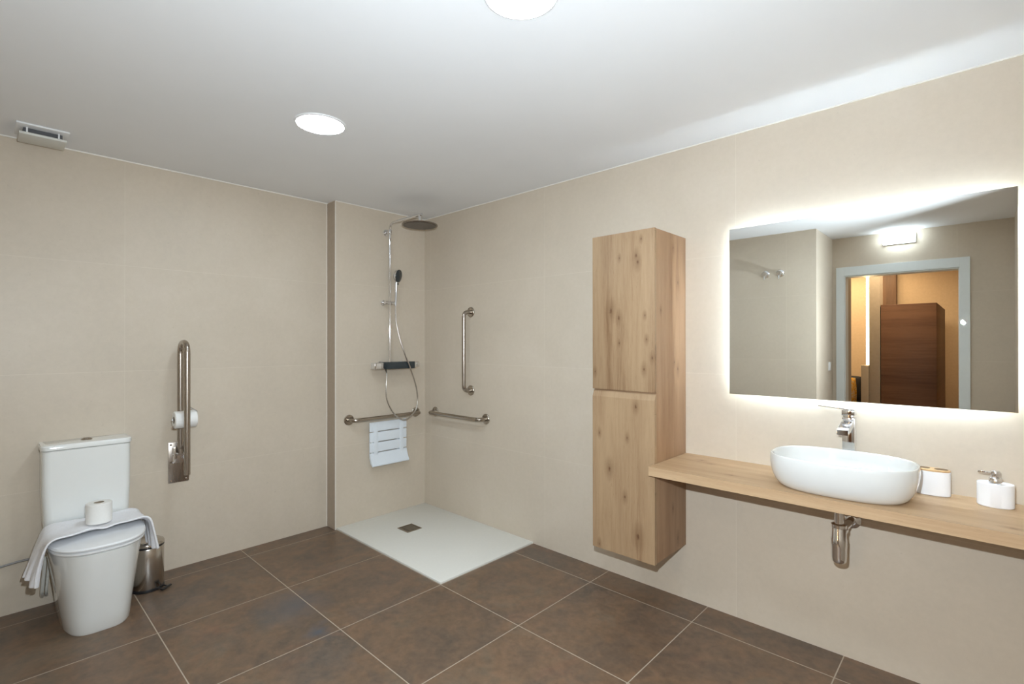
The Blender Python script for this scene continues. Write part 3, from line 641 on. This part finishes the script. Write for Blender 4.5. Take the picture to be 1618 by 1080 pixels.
# the tap stands behind the basin rim
ty = -0.030 + 0.004
bm = bmesh.new(); add_box(bm, tx - 0.023, tx + 0.023, -0.047, -0.005, 0.778, 1.045, 0.002, 2); obj('body', bm, M['chrome'], o)
bm = bmesh.new()
pts = [(-0.04, 1.040), (-0.04, 1.012), (-0.165, 0.985), (-0.165, 1.007)]
loft(bm, [[(x, y, z) for y, z in pts] for x in (tx - 0.021, tx + 0.021)]); bmesh.ops.bevel(bm, geom=list(bm.edges), offset=0.002, segments=2, affect='EDGES'); obj('spout', bm, M['chrome'], o)
bm = bmesh.new(); add_box(bm, tx - 0.018, tx + 0.018, -0.047, -0.011, 1.043, 1.054, 0.001); add_box(bm, tx - 0.024, tx + 0.024, -0.054, -0.004, 1.054, 1.0765, 0.002)
t = bmesh.new(); add_box(t, tx - 0.112, tx + 0.024, -0.054, -0.012, 1.078, 1.0825, 0.001)
bmesh.ops.rotate(t, cent=(tx, -0.03, 1.079), matrix=Matrix.Rotation(0.07, 3, 'Y'), verts=t.verts); merge(bm, t); obj('lever', bm, M['chrome'], o)

# bottle trap
px, py = 3.046, -0.205
o = thing('bottle_trap', 'chrome bottle trap under the oak counter', 'drain trap', (px, py, 0.478))
bm = bmesh.new(); add_cyl(bm, (px, py, 0.62), (px, py, 0.7355), 0.0165); add_cyl(bm, (px, py, 0.725), (px, py, 0.7355), 0.026); obj('inlet_pipe', bm, M['chrome'], o)
bm = bmesh.new(); lathe(bm, (px, py, 0), [(0.020, 0.480), (0.0255, 0.486), (0.027, 0.50), (0.028, 0.545), (0.0285, 0.548), (0.0285, 0.575), (0.027, 0.578), (0.025, 0.618), (0.023, 0.622)]); obj('cup', bm, M['chrome'], o)
bm = bmesh.new(); lathe(bm, (px, py, 0), [(0.024, 0.618), (0.028, 0.621), (0.028, 0.633), (0.020, 0.637)], 12); obj('nut', bm, M['chrome'], o)
bm = bmesh.new(); add_tube(bm, fillet([(px, py, 0.596), (px + 0.004, py + 0.06, 0.600), (px + 0.010, -0.02, 0.600), (px + 0.010, -0.001, 0.600)], 0.02), 0.0155, 20); add_cyl(bm, (px + 0.002, py + 0.026, 0.5975), (px + 0.004, py + 0.05, 0.600), 0.021); obj('outlet_pipe', bm, M['chrome'], o)
bm = bmesh.new(); lathe(bm, (px + 0.010, 0.0, 0.600), [(0.036, 0.0), (0.035, 0.005), (0.022, 0.014), (0.017, 0.016)], 40, (0, -1, 0)); obj('wall_flange', bm, M['chrome'], o)

# toothbrush holder and soap dispenser
tz = 0.778
o = thing('toothbrush_holder', 'white oval toothbrush holder with bamboo top beside the basin', 'toothbrush holder', (3.328, -0.055, tz))
bm = bmesh.new(); e = lambda a, b, z: sup(3.328, -0.055, a, b, z, 2.3, 56)
loft(bm, [e(0.052, 0.026, tz), e(0.055, 0.029, tz + 0.003), e(0.055, 0.029, tz + 0.090), e(0.053, 0.027, tz + 0.092)]); obj('cup', bm, M['resin'], o)
bm = bmesh.new(); loft(bm, [e(0.053, 0.027, tz + 0.0922), e(0.054, 0.028, tz + 0.0935), e(0.054, 0.028, tz + 0.098), e(0.052, 0.026, tz + 0.0995)])
obj('bamboo_top', bm, M['bamboo'], o)
M['hole'] = simple('dark_bamboo_hole', (0.16, 0.10, 0.05), 0.8)
for dx in (-0.027, 0.027):
    bm = bmesh.new(); loft(bm, [sup(3.328 + dx, -0.055, 0.021, 0.017, tz + 0.0996, 2.4, 28), sup(3.328 + dx, -0.055, 0.021, 0.017, tz + 0.1, 2.4, 28)]); obj('opening', bm, M['hole'], o)
o = thing('soap_dispenser', 'white oval soap dispenser with chrome pump at the right end of the counter', 'soap dispenser', (3.505, -0.085, tz))
bm = bmesh.new(); e = lambda a, b, z: sup(3.505, -0.085, a * 0.93, b, z, 2.1, 56)
loft(bm, [e(0.050, 0.032, tz), e(0.0535, 0.0345, tz + 0.003), e(0.0535, 0.0345, tz + 0.082), e(0.052, 0.033, tz + 0.0835), e(0.050, 0.031, tz + 0.0825), e(0.049, 0.030, tz + 0.079), e(0.02, 0.015, tz + 0.079)]); obj('bottle', bm, M['resin'], o)
bm = bmesh.new(); lathe(bm, (3.505, -0.085, tz + 0.079), [(0.018, 0), (0.018, 0.022), (0.0165, 0.024)]); lathe(bm, (3.505, -0.085, tz + 0.103), [(0.0115, 0), (0.0125, 0.004), (0.0125, 0.022), (0.011, 0.024)])
add_box(bm, 3.458, 3.505, -0.0905, -0.0795, tz + 0.114, tz + 0.1215, 0.001); obj('pump', bm, M['chrome'], o)

# ------------------------------------------------------------------ backlit mirror
o = thing('wall_mirror', 'large rectangular backlit mirror above the washbasin counter', 'mirror', (3.06, 0, 1.11))
mx0, mx1, mz0, mz1 = 2.552, 3.566, 1.112, 1.923
obj('glass', B((mx0, mx1, -0.037, -0.032, mz0, mz1), bevel=0.0004), M['mirror'], o, sm=False)
obj('housing', B((mx0 + 0.0482, mx1 - 0.0482, -0.0318, -0.001, mz0 + 0.0482, mz1 - 0.0482)), M['backing'], o)
LI, LO = 0.048, 0.043
for b in ((mx0 + LO, mx0 + LI, -0.013, -0.009, mz0 + 0.05, mz1 - 0.05), (mx1 - LI, mx1 - LO, -0.013, -0.009, mz0 + 0.05, mz1 - 0.05),
          (mx0 + 0.05, mx1 - 0.05, -0.013, -0.009, mz0 + LO, mz0 + LI), (mx0 + 0.05, mx1 - 0.05, -0.013, -0.009, mz1 - LI, mz1 - LO)):
    obj('led_strip', B(b), M['led'], o)

# ------------------------------------------------------------------ ceiling lamps, extractor, plafond, switch, stopcocks
for (x, y, lb) in ((1.165, -1.462, 'round white recessed ceiling lamp nearer the shower corner'), (2.465, -1.462, 'round white recessed ceiling lamp cut off at the top of the photo')):
    t = thing('ceiling_lamp', lb, 'ceiling lamp', (x, y, ZC), 'round ceiling lamps')
    bm = bmesh.new(); lathe(bm, (x, y, ZC), [(0.116, 0.0), (0.115, -0.004), (0.107, -0.007), (0.106, -0.003), (0.106, 0.0)], 64, cap0=False, cap1=False); obj('ring', bm, M['plastic'], t)
    bm = bmesh.new(); lathe(bm, (x, y, ZC - 0.0005), [(0.1055, 0.0), (0.1055, -0.002), (0.104, -0.003)], 64); obj('diffuser', bm, M['lamp'], t)
t = thing('extractor_fan', 'small square white extractor vent on the ceiling above the toilet wall', 'extractor fan', (0.07, -2.35, ZC))
obj('base', B((-0.035, 0.165, -2.450, -2.262, ZC - 0.008, ZC), bevel=0.002), M['plastic'], t)
obj('duct', B((-0.010, 0.110, -2.425, -2.285, ZC - 0.036, ZC - 0.008)), M['slot'], t)
obj('cover', B((-0.02, 0.135, -2.440, -2.270, ZC - 0.046, ZC - 0.034), bevel=0.003), M['ventwhite'], t)
for ya in (-2.415, -2.302): obj('spacer', B((0.118, 0.124, ya, ya + 0.006, ZC - 0.035, ZC - 0.007)), M['plastic'], t)
t = thing('wall_light', 'glowing white box light above the door, seen in the mirror', 'wall light', (2.893, YD, 2.28))
obj('housing', B((2.77, 3.016, YD, YD + 0.03, 2.285, 2.375), bevel=0.003), M['plastic'], t)
obj('diffuser', B((2.772, 3.014, YD + 0.03, YD + 0.075, 2.288, 2.372), bevel=0.008), M['plafond'], t)
t = thing('light_switch', 'white light switch beside the door, seen in the mirror', 'light switch', (XE, -3.22, 1.13))
obj('plate', B((XE, XE + 0.008, -3.262, -3.180, 1.09, 1.172), bevel=0.002), M['plastic'], t)
obj('rocker', B((XE + 0.008, XE + 0.011, -3.245, -3.197, 1.107, 1.155), bevel=0.001), M['plastic'], t)
for (x, lb) in ((1.918, 'chrome stopcock seen in the mirror, the left of the pair'), (2.048, 'chrome stopcock seen in the mirror, the right of the pair')):
    t = thing('stopcock', lb, 'valve', (x, YH, 2.025), 'pair of chrome stopcocks')
    bm = bmesh.new(); lathe(bm, (x, YH, 2.025), [(0.036, 0.0), (0.034, 0.006), (0.018, 0.012)], 36, (0, 1, 0)); obj('rosette', bm, M['chrome'], t)
    bm = bmesh.new(); lathe(bm, (x, YH, 2.025), [(0.014, 0.008), (0.014, 0.030), (0.022, 0.034), (0.022, 0.055), (0.018, 0.060)], 24, (0, 1, 0)); add_tube(bm, [(x, YH + 0.047, 2.012), (x, YH + 0.052, 1.972)], 0.005, 10); obj('handle', bm, M['chrome'], t)

for r_ in ROOTS: del r_['_org']
